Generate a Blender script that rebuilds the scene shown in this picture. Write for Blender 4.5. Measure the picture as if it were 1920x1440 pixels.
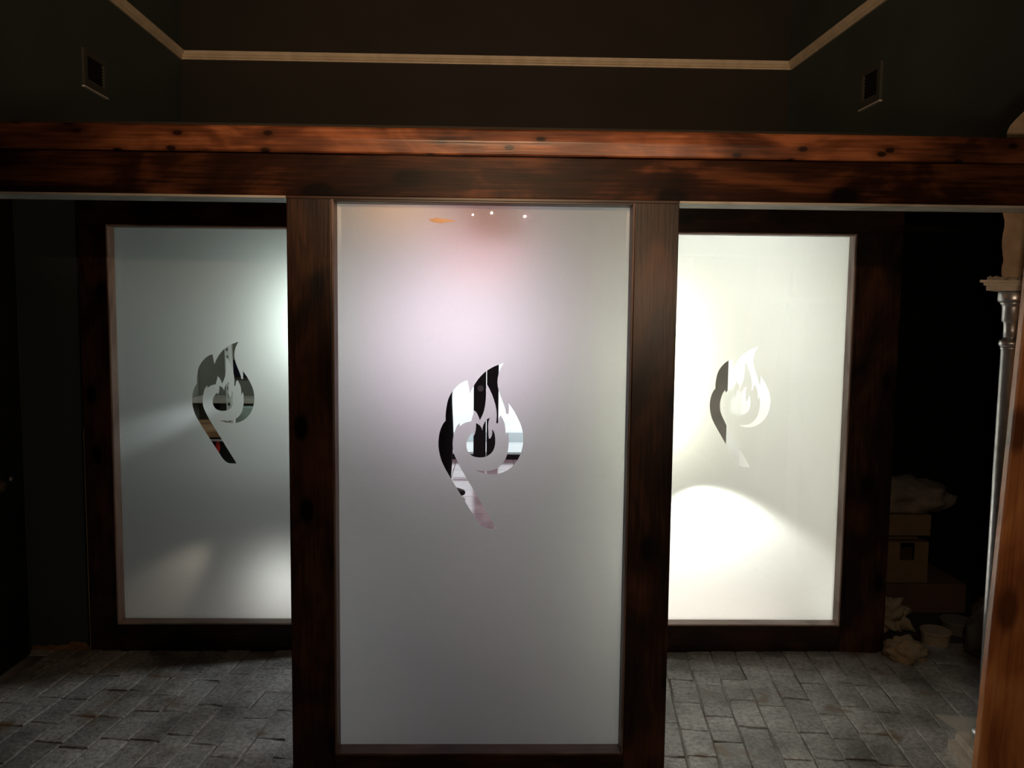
import bpy, bmesh, math, random
from mathutils import Vector, Matrix, noise

# ------------------------------------------------------------------ camera, world, lights
scene = bpy.context.scene
for o in list(bpy.data.objects):
    bpy.data.objects.remove(o)
COL = scene.collection

CAM_H = 1.491
PITCH, ROLL, YAW = math.radians(4.6656), math.radians(0.6174), math.radians(1.2293)
cam_data = bpy.data.cameras.new('camera')
cam_data.sensor_width = 36.0
cam_data.lens = 1500.0 / 1920.0 * 36.0
cam_data.clip_start = 0.02
cam = bpy.data.objects.new('camera', cam_data)
COL.objects.link(cam)
_f = Vector((math.sin(YAW) * math.cos(PITCH), math.cos(YAW) * math.cos(PITCH), -math.sin(PITCH)))
_r0 = Vector((math.cos(YAW), -math.sin(YAW), 0))
_u0 = _r0.cross(_f)
_r = _r0 * math.cos(ROLL) + _u0 * math.sin(ROLL)
_u = -_r0 * math.sin(ROLL) + _u0 * math.cos(ROLL)
cam.matrix_world = Matrix(((_r.x, _u.x, -_f.x, 0), (_r.y, _u.y, -_f.y, 0), (_r.z, _u.z, -_f.z, CAM_H), (0, 0, 0, 1)))
scene.camera = cam

scene.view_settings.view_transform = 'Standard'
scene.view_settings.look = 'None'
scene.view_settings.exposure = 0.0
scene.view_settings.gamma = 1.0
scene.view_settings.use_curve_mapping = False

world = bpy.data.worlds.new('sky')
scene.world = world
world.use_nodes = True
bg = world.node_tree.nodes['Background']
bg.inputs['Color'].default_value = (0.95, 0.97, 1.0, 1)
bg.inputs['Strength'].default_value = 1.7


def light(kind, name, loc, power, color, target=None, **kw):
    d = bpy.data.lights.new(name, kind)
    d.energy = power
    d.color = color
    for k, v in kw.items():
        setattr(d, k, v)
    o = bpy.data.objects.new(name, d)
    COL.objects.link(o)
    o.location = loc
    if target is not None:
        o.rotation_euler = (Vector(target) - Vector(loc)).to_track_quat('-Z', 'Y').to_euler()
    return o


R = math.radians
WARM = (1.0, 0.65, 0.39)
# the room in front: three warm bulbs throwing their light up and forward, a weaker lamp high behind the camera
for bx_, by_, bz_ in ((-0.145, 0.15, 2.125), (-0.03, 0.13, 2.14), (0.175, 0.15, 2.12)):
    light('SPOT', 'warm_bulb', (bx_, by_, bz_), 86, WARM, (bx_ * 0.5, 2.5, 2.88), spot_size=R(80), spot_blend=1.0, shadow_soft_size=0.004)
light('POINT', 'warm_room_lamp', (0.9, -0.9, 2.9), 4.0, WARM, shadow_soft_size=0.12)
light('POINT', 'warm_right_fill', (0.73, 1.00, 1.58), 16, (1.0, 0.72, 0.48), shadow_soft_size=0.05)  # added fill for the pine, shelf and plaster at the right edge
# lights added in the passage behind the middle screen
light('SPOT', 'mid_glow_fill', (-0.22, 4.0, 1.56), 24, (1.0, 0.82, 1.0), (-0.12, 2.57, 1.37), spot_size=R(39), spot_blend=1.0, shadow_soft_size=0.20)  # added spot laying a soft lavender pool on the middle film
light('POINT', 'passage_spill_fill', (-0.05, 3.85, 1.60), 2.2, (1.0, 0.86, 0.98), shadow_soft_size=0.16)  # added point light for spill around the posts
light('SPOT', 'floor_fill_spot', (0.34, 3.72, 1.92), 46, (0.95, 0.98, 1.0), (-1.12, 2.85, 0.0), spot_size=R(44), spot_blend=0.9, shadow_soft_size=0.06)  # added spot to brighten the floor left of the middle screen
light('SPOT', 'floor_fill_spot', (-0.44, 3.72, 1.92), 30, (1.0, 0.98, 0.92), (1.05, 2.90, 0.0), spot_size=R(44), spot_blend=0.9, shadow_soft_size=0.06)  # its counterpart, also added, for the floor on the right
light('POINT', 'amber_tint_fill', (-0.34, 2.95, 1.95), 1.1, (1.0, 0.42, 0.10), shadow_soft_size=0.14)  # added to tint the top of the middle film orange
light('AREA', 'hall_pink_fill', (0.0, 6.9, 2.52), 22, (1.0, 0.70, 0.84), (0.0, 6.9, 0.0), size=1.2)  # added pink fill for the lower film and the hall tiles
# the room behind the left screen
light('AREA', 'left_bracket_lamp', (-0.80, 3.76, 1.47), 3.4, (0.88, 1.0, 0.94), (-0.90, 3.56, 1.47), shape='RECTANGLE', size=0.05, size_y=0.36)
light('AREA', 'left_room_fill', (-1.5, 4.15, 2.16), 5, (0.94, 1.0, 0.97), (-1.6, 5.0, 0.9), shape='RECTANGLE', size=1.0, size_y=0.1)  # added area light turned onto the counter and back wall
light('AREA', 'left_floor_fill', (-0.96, 5.15, 0.95), 3.5, (0.95, 1.0, 0.98), (-1.25, 3.5, 0.55), shape='RECTANGLE', size=0.4, size_y=0.4)  # no panel here: light added for the floor before the left screen
light('SPOT', 'cool_streak_fill', (-0.88, 3.68, 1.23), 34, (0.86, 0.94, 1.0), (-1.68, 3.53, 0.93), spot_size=R(15), spot_blend=1.0, shadow_soft_size=0.03)  # added beam that draws the cool diagonal streak on the left film
light('SPOT', 'beige_streak_fill', (-1.12, 3.70, 0.62), 7, (1.0, 0.84, 0.66), (-1.64, 3.53, 0.10), spot_size=R(36), spot_blend=1.0, shadow_soft_size=0.03)  # added beam for the beige streak lower on that film
light('POINT', 'left_pool_fill', (-1.02, 4.0, 0.16), 2.0, (1.0, 0.99, 0.95), shadow_soft_size=0.12)  # added glow for the pale pool at the film's foot
# the room behind the right screen
light('AREA', 'right_room_fill', (1.1, 4.75, 2.16), 30, (1.0, 1.0, 0.96), (1.1, 5.25, 0.9), shape='RECTANGLE', size=0.9, size_y=0.25)  # added and turned to the back wall to whiten the logo view
light('AREA', 'right_bracket_tube', (0.70, 3.72, 1.25), 8, (1.0, 0.97, 0.76), (0.82, 3.5, 1.25), shape='RECTANGLE', size=0.05, size_y=0.55)
light('SPOT', 'right_wall_washer', (0.93, 3.80, 0.80), 55, (1.0, 0.985, 0.90), (0.98, 3.64, 0.36), spot_size=R(108), spot_blend=0.3, shadow_soft_size=0.03)

# ------------------------------------------------------------------ materials
MATS = {}


def newmat(name):
    m = bpy.data.materials.new(name)
    m.use_nodes = True
    m.node_tree.nodes.clear()
    return m, m.node_tree.nodes, m.node_tree.links


def ramp(nodes, stops):
    r = nodes.new('ShaderNodeValToRGB')
    e = r.color_ramp.elements
    while len(e) < len(stops):
        e.new(0.5)
    for i, (p, c) in enumerate(stops):
        e[i].position = p
        e[i].color = (*c, 1)
    return r


def plain(name, c1, c2=None, rough=0.6, scale=6.0, bump=0.0, metal=0.0, spec=0.4, detail=5.0, lo=0.35, hi=0.65, stretch=(1, 1, 1)):
    """mottled paint, plaster, paper, metal: two tones of one colour by noise"""
    if name in MATS:
        return MATS[name]
    m, N, L = newmat(name)
    out = N.new('ShaderNodeOutputMaterial')
    b = N.new('ShaderNodeBsdfPrincipled')
    tc = N.new('ShaderNodeTexCoord')
    mp = N.new('ShaderNodeMapping')
    mp.inputs['Scale'].default_value = stretch
    n = N.new('ShaderNodeTexNoise')
    n.inputs['Scale'].default_value = scale
    n.inputs['Detail'].default_value = detail
    c2 = c2 or tuple(x * 0.75 for x in c1)
    r = ramp(N, [(lo, c2), (hi, c1)])
    L.new(tc.outputs['Object'], mp.inputs['Vector'])
    L.new(mp.outputs[0], n.inputs['Vector'])
    L.new(n.outputs['Fac'], r.inputs['Fac'])
    L.new(r.outputs['Color'], b.inputs['Base Color'])
    b.inputs['Roughness'].default_value = rough
    b.inputs['Metallic'].default_value = metal
    b.inputs['Specular IOR Level'].default_value = spec
    if bump:
        bp = N.new('ShaderNodeBump')
        bp.inputs['Strength'].default_value = bump
        bp.inputs['Distance'].default_value = 0.01
        L.new(n.outputs['Fac'], bp.inputs['Height'])
        L.new(bp.outputs['Normal'], b.inputs['Normal'])
    L.new(b.outputs[0], out.inputs[0])
    MATS[name] = m
    return m


def wood(name, axis, dark, mid, light_, rough=0.38, knots=True, blotch=1.0, spec=0.35, seed=0.0, knot_scale=2.2):
    """stained softwood: grain along axis, stain blotches, dark knots"""
    if name in MATS:
        return MATS[name]
    m, N, L = newmat(name)
    out = N.new('ShaderNodeOutputMaterial')
    b = N.new('ShaderNodeBsdfPrincipled')
    tc = N.new('ShaderNodeTexCoord')
    ai = 'xyz'.index(axis)

    def mapping(along, across, off):
        mp = N.new('ShaderNodeMapping')
        s = [across] * 3
        s[ai] = along
        mp.inputs['Scale'].default_value = s
        mp.inputs['Location'].default_value = (off + seed, off * 0.7 + seed, off * 1.3)
        L.new(tc.outputs['Object'], mp.inputs['Vector'])
        return mp.outputs[0]

    def tex(vec, scale, detail, dist=0.0):
        t = N.new('ShaderNodeTexNoise')
        t.inputs['Scale'].default_value = scale
        t.inputs['Detail'].default_value = detail
        t.inputs['Distortion'].default_value = dist
        L.new(vec, t.inputs['Vector'])
        return t.outputs['Fac']
    grain = tex(mapping(0.05, 1.0, 3.1), 110.0, 4.0)
    bl = tex(mapping(0.55, 1.0, 7.7), 5.0, 3.0, 1.2)
    mix = N.new('ShaderNodeMath')
    mix.operation = 'MULTIPLY_ADD'
    L.new(grain, mix.inputs[0])
    mix.inputs[1].default_value = 0.35
    sc = N.new('ShaderNodeMath')
    sc.operation = 'MULTIPLY'
    L.new(bl, sc.inputs[0])
    sc.inputs[1].default_value = 0.85 * blotch
    L.new(sc.outputs[0], mix.inputs[2])
    r = ramp(N, [(0.42 * (0.4 + 0.6 * blotch), dark), (0.60 * (0.4 + 0.6 * blotch), mid), (0.76 * (0.4 + 0.6 * blotch), light_)])
    L.new(mix.outputs[0], r.inputs['Fac'])
    col = r.outputs['Color']
    if knots:
        v = N.new('ShaderNodeTexVoronoi')
        v.voronoi_dimensions = '2D'
        v.inputs['Scale'].default_value = knot_scale
        sx = N.new('ShaderNodeSeparateXYZ')
        cx = N.new('ShaderNodeCombineXYZ')
        L.new(mapping(1.0, 1.9, 1.9), sx.inputs[0])
        L.new(sx.outputs[ai], cx.inputs[0])
        L.new(sx.outputs[2 if ai == 0 else 0], cx.inputs[1])
        L.new(cx.outputs[0], v.inputs['Vector'])
        kr = ramp(N, [(0.07, (0, 0, 0)), (0.12, (0.65, 0.65, 0.65)), (0.30, (1, 1, 1))])
        L.new(v.outputs['Distance'], kr.inputs['Fac'])
        mx = N.new('ShaderNodeMix')
        mx.data_type = 'RGBA'
        L.new(kr.outputs['Color'], mx.inputs['Factor'])
        mx.inputs['A'].default_value = (dark[0] * 0.45, dark[1] * 0.45, dark[2] * 0.45, 1)
        L.new(col, mx.inputs['B'])
        col = mx.outputs['Result']
    L.new(col, b.inputs['Base Color'])
    b.inputs['Roughness'].default_value = rough
    b.inputs['Specular IOR Level'].default_value = spec
    bp = N.new('ShaderNodeBump')
    bp.inputs['Strength'].default_value = 0.25
    bp.inputs['Distance'].default_value = 0.002
    L.new(grain, bp.inputs['Height'])
    L.new(bp.outputs['Normal'], b.inputs['Normal'])
    L.new(b.outputs[0], out.inputs[0])
    MATS[name] = m
    return m


def clear_glass(name, tint=(0.96, 0.98, 0.97), refl=1.0):
    if name in MATS:
        return MATS[name]
    m, N, L = newmat(name)
    out = N.new('ShaderNodeOutputMaterial')
    t = N.new('ShaderNodeBsdfTransparent')
    t.inputs['Color'].default_value = (*tint, 1)
    g = N.new('ShaderNodeBsdfGlossy')
    g.inputs['Roughness'].default_value = 0.0
    f = N.new('ShaderNodeFresnel')
    f.inputs['IOR'].default_value = 1.45
    n = N.new('ShaderNodeTexNoise')
    n.inputs['Scale'].default_value = 3.0
    mul = N.new('ShaderNodeMath')
    mul.operation = 'MULTIPLY'
    mp = N.new('ShaderNodeMapRange')
    mp.inputs['To Min'].default_value = 0.85 * refl
    mp.inputs['To Max'].default_value = 1.0 * refl
    L.new(n.outputs['Fac'], mp.inputs['Value'])
    L.new(f.outputs[0], mul.inputs[0])
    L.new(mp.outputs[0], mul.inputs[1])
    mx = N.new('ShaderNodeMixShader')
    L.new(mul.outputs[0], mx.inputs[0])
    L.new(t.outputs[0], mx.inputs[1])
    L.new(g.outputs[0], mx.inputs[2])
    L.new(mx.outputs[0], out.inputs[0])
    MATS[name] = m
    return m


def frost(name):
    """etched film: scatters light from behind, blurs what is close behind it"""
    if name in MATS:
        return MATS[name]
    m, N, L = newmat(name)
    out = N.new('ShaderNodeOutputMaterial')
    tr = N.new('ShaderNodeBsdfTranslucent')
    rf = N.new('ShaderNodeBsdfRefraction')
    df = N.new('ShaderNodeBsdfDiffuse')
    rf.inputs['IOR'].default_value = 1.6
    rf.inputs['Roughness'].default_value = 1.0
    n = N.new('ShaderNodeTexNoise')
    n.inputs['Scale'].default_value = 260.0
    n.inputs['Detail'].default_value = 2.0
    tc = N.new('ShaderNodeTexCoord')
    L.new(tc.outputs['Object'], n.inputs['Vector'])
    r = ramp(N, [(0.3, (0.78, 0.78, 0.77)), (0.7, (0.86, 0.86, 0.85))])
    L.new(n.outputs['Fac'], r.inputs['Fac'])
    L.new(r.outputs['Color'], tr.inputs['Color'])
    L.new(r.outputs['Color'], rf.inputs['Color'])
    df.inputs['Color'].default_value = (0.70, 0.69, 0.66, 1)
    a = N.new('ShaderNodeMixShader')
    a.inputs[0].default_value = 0.55
    L.new(tr.outputs[0], a.inputs[1])
    L.new(rf.outputs[0], a.inputs[2])
    c = N.new('ShaderNodeMixShader')
    c.inputs[0].default_value = 0.25
    L.new(a.outputs[0], c.inputs[1])
    L.new(df.outputs[0], c.inputs[2])
    L.new(c.outputs[0], out.inputs[0])
    MATS[name] = m
    return m


def glow(name, color, strength):
    if name in MATS:
        return MATS[name]
    m, N, L = newmat(name)
    out = N.new('ShaderNodeOutputMaterial')
    e = N.new('ShaderNodeEmission')
    e.inputs['Color'].default_value = (*color, 1)
    e.inputs['Strength'].default_value = strength
    L.new(e.outputs[0], out.inputs[0])
    MATS[name] = m
    return m


def paving(name):
    """worn grey-painted brick: grey paint, tan and rust where it has rubbed off"""
    if name in MATS:
        return MATS[name]
    m, N, L = newmat(name)
    out = N.new('ShaderNodeOutputMaterial')
    b = N.new('ShaderNodeBsdfPrincipled')
    g = N.new('ShaderNodeNewGeometry')
    oi = N.new('ShaderNodeObjectInfo')

    def tex(scale, detail, rough=0.5):
        t = N.new('ShaderNodeTexNoise')
        t.inputs['Scale'].default_value = scale
        t.inputs['Detail'].default_value = detail
        t.inputs['Roughness'].default_value = rough
        L.new(g.outputs['Position'], t.inputs['Vector'])
        return t.outputs['Fac']
    fine = tex(55, 6, 0.65)
    mid = tex(7, 4)
    big = tex(1.6, 2)
    r1 = ramp(N, [(0.30, (0.17, 0.175, 0.17)), (0.5, (0.39, 0.395, 0.37)), (0.72, (0.58, 0.585, 0.55))])
    L.new(fine, r1.inputs['Fac'])
    r2 = ramp(N, [(0.0, (0.72, 0.72, 0.72)), (1.0, (1.12, 1.12, 1.12))])
    L.new(oi.outputs['Random'], r2.inputs['Fac'])
    mu = N.new('ShaderNodeMix')
    mu.data_type = 'RGBA'
    mu.blend_type = 'MULTIPLY'
    mu.inputs['Factor'].default_value = 1.0
    L.new(r1.outputs['Color'], mu.inputs['A'])
    L.new(r2.outputs['Color'], mu.inputs['B'])
    st = tex(3.2, 5, 0.6)
    r4 = ramp(N, [(0.36, (0.45, 0.44, 0.42)), (0.56, (1.05, 1.05, 1.05))])
    L.new(st, r4.inputs['Fac'])
    mu2 = N.new('ShaderNodeMix')
    mu2.data_type = 'RGBA'
    mu2.blend_type = 'MULTIPLY'
    mu2.inputs['Factor'].default_value = 1.0
    L.new(mu.outputs['Result'], mu2.inputs['A'])
    L.new(r4.outputs['Color'], mu2.inputs['B'])
    mu = mu2
    r3 = ramp(N, [(0.60, (0, 0, 0)), (0.70, (1, 1, 1))])
    L.new(mid, r3.inputs['Fac'])
    mx = N.new('ShaderNodeMix')
    mx.data_type = 'RGBA'
    L.new(r3.outputs['Color'], mx.inputs['Factor'])
    L.new(mu.outputs['Result'], mx.inputs['A'])
    mx.inputs['B'].default_value = (0.19, 0.14, 0.09, 1)
    L.new(mx.outputs['Result'], b.inputs['Base Color'])
    rr = N.new('ShaderNodeMapRange')
    rr.inputs['To Min'].default_value = 0.30
    rr.inputs['To Max'].default_value = 0.52
    L.new(big, rr.inputs['Value'])
    L.new(rr.outputs[0], b.inputs['Roughness'])
    b.inputs['Specular IOR Level'].default_value = 0.45
    bp = N.new('ShaderNodeBump')
    bp.inputs['Strength'].default_value = 0.8
    bp.inputs['Distance'].default_value = 0.006
    ad = N.new('ShaderNodeMath')
    ad.operation = 'MULTIPLY_ADD'
    L.new(mid, ad.inputs[0])
    ad.inputs[1].default_value = 1.6
    L.new(fine, ad.inputs[2])
    L.new(ad.outputs[0], bp.inputs['Height'])
    L.new(bp.outputs['Normal'], b.inputs['Normal'])
    L.new(b.outputs[0], out.inputs[0])
    MATS[name] = m
    return m


D_RED, M_RED, L_RED = (0.008, 0.0032, 0.002), (0.026, 0.0088, 0.0042), (0.10, 0.034, 0.0135)
W_TOP = wood('stained_top_board', 'x', (0.035, 0.011, 0.005), (0.135, 0.043, 0.017), (0.30, 0.105, 0.042), rough=0.34, knot_scale=6.5, seed=2.0)
W_HEAD = wood('stained_fascia', 'x', D_RED, M_RED, L_RED, rough=0.42, spec=0.08, knot_scale=2.0, seed=5.0)
W_POST = wood('stained_post', 'z', D_RED, (0.030, 0.0115, 0.006), (0.085, 0.034, 0.016), rough=0.38, knot_scale=2.3, seed=9.0)
W_RAIL = wood('stained_rail', 'x', D_RED, (0.026, 0.010, 0.0055), (0.06, 0.023, 0.011), rough=0.4, seed=12.0)
W_BEADZ = wood('bead_upright', 'z', (0.28, 0.18, 0.15), (0.48, 0.36, 0.31), (0.60, 0.48, 0.42), rough=0.45, knots=False)
W_BEADX = wood('bead_level', 'x', (0.28, 0.18, 0.15), (0.48, 0.36, 0.31), (0.60, 0.48, 0.42), rough=0.45, knots=False)
W_BEADZD = wood('dark_bead_upright', 'z', (0.08, 0.045, 0.035), (0.16, 0.10, 0.082), (0.22, 0.15, 0.125), rough=0.45, knots=False)
W_BEADXD = wood('dark_bead_level', 'x', (0.05, 0.025, 0.017), (0.10, 0.055, 0.04), (0.15, 0.09, 0.065), rough=0.45, knots=False)
W_RAW = wood('raw_underside', 'x', (0.25, 0.22, 0.18), (0.42, 0.38, 0.33), (0.55, 0.51, 0.45), rough=0.6, knots=False)
W_PINE = wood('orange_pine', 'z', (0.28, 0.09, 0.03), (0.50, 0.19, 0.065), (0.62, 0.28, 0.11), rough=0.4, knot_scale=1.5, seed=4.0)
GLASS = clear_glass('clear_pane')
FROST = frost('etched_film')
WALL = plain('wall_paint_glow_lifted', (0.060, 0.078, 0.074), (0.051, 0.067, 0.063), rough=0.75, scale=2.5, bump=0.05)  # side walls lighter and greener: screen glow put into the paint
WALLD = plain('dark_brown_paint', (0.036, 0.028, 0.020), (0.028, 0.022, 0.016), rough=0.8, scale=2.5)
TRIM = plain('cream_trim_paint', (0.78, 0.68, 0.52), (0.66, 0.57, 0.43), rough=0.5, scale=14)
PLASTER = plain('raw_tan_plaster', (0.62, 0.46, 0.31), (0.46, 0.33, 0.22), rough=0.9, scale=18, bump=0.6)
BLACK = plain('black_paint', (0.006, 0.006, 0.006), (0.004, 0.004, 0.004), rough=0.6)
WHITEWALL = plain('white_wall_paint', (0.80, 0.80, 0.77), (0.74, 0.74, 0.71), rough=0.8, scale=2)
PAVE = paving('worn_painted_brick')
MORTAR = plain('dirty_mortar', (0.34, 0.335, 0.31), (0.10, 0.085, 0.065), rough=0.8, scale=6, bump=0.5)

# ------------------------------------------------------------------ builders


def link(name, bm, mat, parent=None, smooth=False, loc=None, rot=None):
    me = bpy.data.meshes.new(name)
    bmesh.ops.recalc_face_normals(bm, faces=bm.faces) if not smooth == 'keep' else None
    bm.to_mesh(me)
    bm.free()
    return link_mesh(name, me, mat, parent, smooth, loc, rot)


def link_mesh(name, me, mat, parent=None, smooth=False, loc=None, rot=None):
    if mat is not None and not me.materials:
        me.materials.append(mat)
    if smooth is True:
        for p in me.polygons:
            p.use_smooth = True
    o = bpy.data.objects.new(name, me)
    COL.objects.link(o)
    if parent is not None:
        o.parent = parent
    if loc is not None:
        o.location = loc
    if rot is not None:
        o.rotation_euler = rot
    return o


def bx(bm, x0, x1, y0, y1, z0, z1, bev=0.0, org=(0, 0, 0)):
    c = ((x0 + x1) / 2 - org[0], (y0 + y1) / 2 - org[1], (z0 + z1) / 2 - org[2])
    r = bmesh.ops.create_cube(bm, size=1.0, matrix=Matrix.Translation(c) @ Matrix.Diagonal((x1 - x0, y1 - y0, z1 - z0, 1)))
    if bev:
        es = list({e for v in r['verts'] for e in v.link_edges})
        bmesh.ops.bevel(bm, geom=es, offset=bev, segments=2, profile=0.6, affect='EDGES')


def boxpart(name, parent, mat, x0, x1, y0, y1, z0, z1, bev=0.0):
    """box given in world coordinates, parented to a thing that may sit anywhere (unrotated)"""
    org = parent.location if parent is not None and parent.get('label') else (0, 0, 0)
    bm = bmesh.new()
    bx(bm, x0, x1, y0, y1, z0, z1, bev, org)
    return link(name, bm, mat, parent)


def thing(name, label, cat, loc=(0, 0, 0), group=None, rot=None):
    o = bpy.data.objects.new(name, None)
    o.empty_display_size = 0.1
    COL.objects.link(o)
    o.location = loc
    if rot is not None:
        o.rotation_euler = rot
    return tag(o, label, cat, group)


def tag(o, label, cat, group=None):
    o['label'] = label
    o['category'] = cat
    if group:
        o['group'] = group
    return o


def struct(o):
    o['kind'] = 'structure'
    return o


def sbox(name, mat, *d, bev=0.0):
    return struct(boxpart(name, None, mat, *d, bev=bev))


def lathe(bm, prof, seg=24, org=(0, 0, 0), cap=True):
    rings = []
    for r, z in prof:
        rings.append([bm.verts.new((org[0] + r * math.cos(2 * math.pi * i / seg), org[1] + r * math.sin(2 * math.pi * i / seg), org[2] + z)) for i in range(seg)])
    for a, b in zip(rings, rings[1:]):
        for i in range(seg):
            bm.faces.new((a[i], a[(i + 1) % seg], b[(i + 1) % seg], b[i]))
    if cap:
        bm.faces.new(list(reversed(rings[0])))
        bm.faces.new(rings[-1])


def sweep(bm, prof, p0, p1, up=Vector((0, 0, 1)), out=Vector((0, -1, 0)), m0=0.0, m1=0.0):
    """profile (o, u) swept from p0 to p1; m0/m1 mitre the ends along the run by o*m"""
    p0, p1 = Vector(p0), Vector(p1)
    d = (p1 - p0).normalized()
    a = [bm.verts.new(p0 + out * o + up * u + d * (o * m0)) for o, u in prof]
    b = [bm.verts.new(p1 + out * o + up * u - d * (o * m1)) for o, u in prof]
    n = len(prof)
    for i in range(n):
        bm.faces.new((a[i], a[(i + 1) % n], b[(i + 1) % n], b[i]))
    bm.faces.new(list(reversed(a)))
    bm.faces.new(b)


rng = random.Random(7)

# ------------------------------------------------------------------ the setting
Y1, Y2, Y3 = 2.50, 3.49, 5.40          # middle screen, side screens, far upper wall
floor = sbox('floor', MORTAR, -3.2, 3.2, -2.4, 3.60, -0.12, -0.0055)

# worn brick paving, rows running away from the camera about 6.5 degrees off square
BL, BW, GAP = 0.212, 0.108, 0.0035
variants = []
for k in range(8):
    bm = bmesh.new()
    hx, hy = (BW - GAP) / 2, (BL - GAP) / 2
    j = lambda s: rng.uniform(-s, s)
    n_side = 3
    ring = []
    for (ax, ay, cx, cy) in ((-hx, -hy, hx, -hy), (hx, -hy, hx, hy), (hx, hy, -hx, hy), (-hx, hy, -hx, -hy)):
        ring.append((ax + j(0.003), ay + j(0.004)))
        ring.append(((ax + cx) / 2 + j(0.0025), (ay + cy) / 2 + j(0.0025)))
    lo = [bm.verts.new((x, y, -0.03)) for x, y in ring]
    mi = [bm.verts.new((x, y, -0.0040 + j(0.0015))) for x, y in ring]
    to = [bm.verts.new((x * 0.93 + j(0.002), y * 0.965 + j(0.003), j(0.0010))) for x, y in ring]
    n = len(ring)
    for a, b in ((lo, mi), (mi, to)):
        for i in range(n):
            bm.faces.new((a[i], a[(i + 1) % n], b[(i + 1) % n], b[i]))
    c = bm.verts.new((0, 0, 0.0012))
    for i in range(n):
        bm.faces.new((to[i], to[(i + 1) % n], c))
    me = bpy.data.meshes.new('brick')
    bm.to_mesh(me)
    bm.free()
    me.materials.append(PAVE)
    variants.append(me)
ANG = math.radians(6.5)
ux, uy = Vector((math.cos(ANG), -math.sin(ANG))), Vector((math.sin(ANG), math.cos(ANG)))
nb = 0
for i in range(-26, 27):
    t_ = -1.5 + rng.uniform(0, BL)
    while t_ < 1.5:
        ln = BL * rng.choice((0.62, 0.85, 0.95, 1.0, 1.0, 1.05, 1.1, 1.25))
        p = Vector((0.0, 2.95)) + ux * (i * BW + rng.uniform(-0.002, 0.002)) + uy * (t_ + ln / 2)
        t_ += ln
        if not (-2.0 < p.x < 2.02 and 2.28 < p.y < 3.58):
            continue
        if -1.74 < p.x < 1.74 and p.y > 3.56:
            continue
        o = bpy.data.objects.new('brick', variants[rng.randrange(8)])
        COL.objects.link(o)
        o.parent = floor
        o.location = (p.x, p.y, rng.uniform(-0.0022, 0.0012))
        o.rotation_euler = (rng.uniform(-0.014, 0.014), rng.uniform(-0.016, 0.016), -ANG + rng.uniform(-0.014, 0.014) + (math.pi if rng.random() < 0.5 else 0))
        o.scale = (1, ln / BL, 1)
        nb += 1
print('bricks', nb)

# room shell
sbox('wall_left', WALL, -2.30, -2.06, -2.4, Y3 + 0.10, -0.12, 4.10)
bm = bmesh.new()


def quad_prism(bm, pts, z0, z1):
    a = [bm.verts.new((x, y, z0)) for x, y in pts]
    b = [bm.verts.new((x, y, z1)) for x, y in pts]
    n = len(pts)
    for i in range(n):
        bm.faces.new((a[i], a[(i + 1) % n], b[(i + 1) % n], b[i]))
    bm.faces.new(list(reversed(a)))
    bm.faces.new(b)


def wrx(y):
    return 1.941 + 0.0514 * (Y3 - y)


quad_prism(bm, [(wrx(Y3 + .1), Y3 + .1), (wrx(-2.4), -2.4), (wrx(-2.4) + .25, -2.4), (wrx(Y3 + .1) + .25, Y3 + .1)], 2.10, 4.10)
quad_prism(bm, [(wrx(2.66), 2.66), (wrx(-2.4), -2.4), (wrx(-2.4) + .25, -2.4), (wrx(2.66) + .25, 2.66)], -0.12, 2.10)
struct(link('wall_right', bm, WALL))
sbox('wall_back', plain('wall_paint_no_glow', (0.028, 0.025, 0.020), (0.023, 0.021, 0.017), rough=0.75, scale=2.5), -2.06, 1.93, Y3, Y3 + 0.1, 2.25, 4.10)  # back wall kept darker and browner, without the glow put into the side walls
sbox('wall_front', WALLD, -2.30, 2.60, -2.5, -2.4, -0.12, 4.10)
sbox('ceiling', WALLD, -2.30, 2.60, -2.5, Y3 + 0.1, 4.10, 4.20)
# partition that carries the side screens
sbox('wall_partition', WALL, -2.06, -1.79, Y2 + 0.02, Y2 + 0.10, -0.10, 2.25)
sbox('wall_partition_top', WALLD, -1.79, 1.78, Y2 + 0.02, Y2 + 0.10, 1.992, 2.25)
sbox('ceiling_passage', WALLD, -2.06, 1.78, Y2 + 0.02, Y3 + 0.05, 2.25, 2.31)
# closet to the right of the partition
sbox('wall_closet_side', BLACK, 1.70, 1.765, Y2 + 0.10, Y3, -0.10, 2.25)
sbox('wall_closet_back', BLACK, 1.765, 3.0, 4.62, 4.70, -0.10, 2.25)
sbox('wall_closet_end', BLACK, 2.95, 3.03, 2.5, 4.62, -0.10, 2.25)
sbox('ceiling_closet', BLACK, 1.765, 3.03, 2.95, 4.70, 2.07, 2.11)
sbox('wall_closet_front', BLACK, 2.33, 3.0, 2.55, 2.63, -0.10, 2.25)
sbox('floor_closet', plain('closet_floor', (0.045, 0.04, 0.035), rough=0.8), 1.765, 3.0, 3.60, 4.70, -0.12, -0.004)

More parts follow.
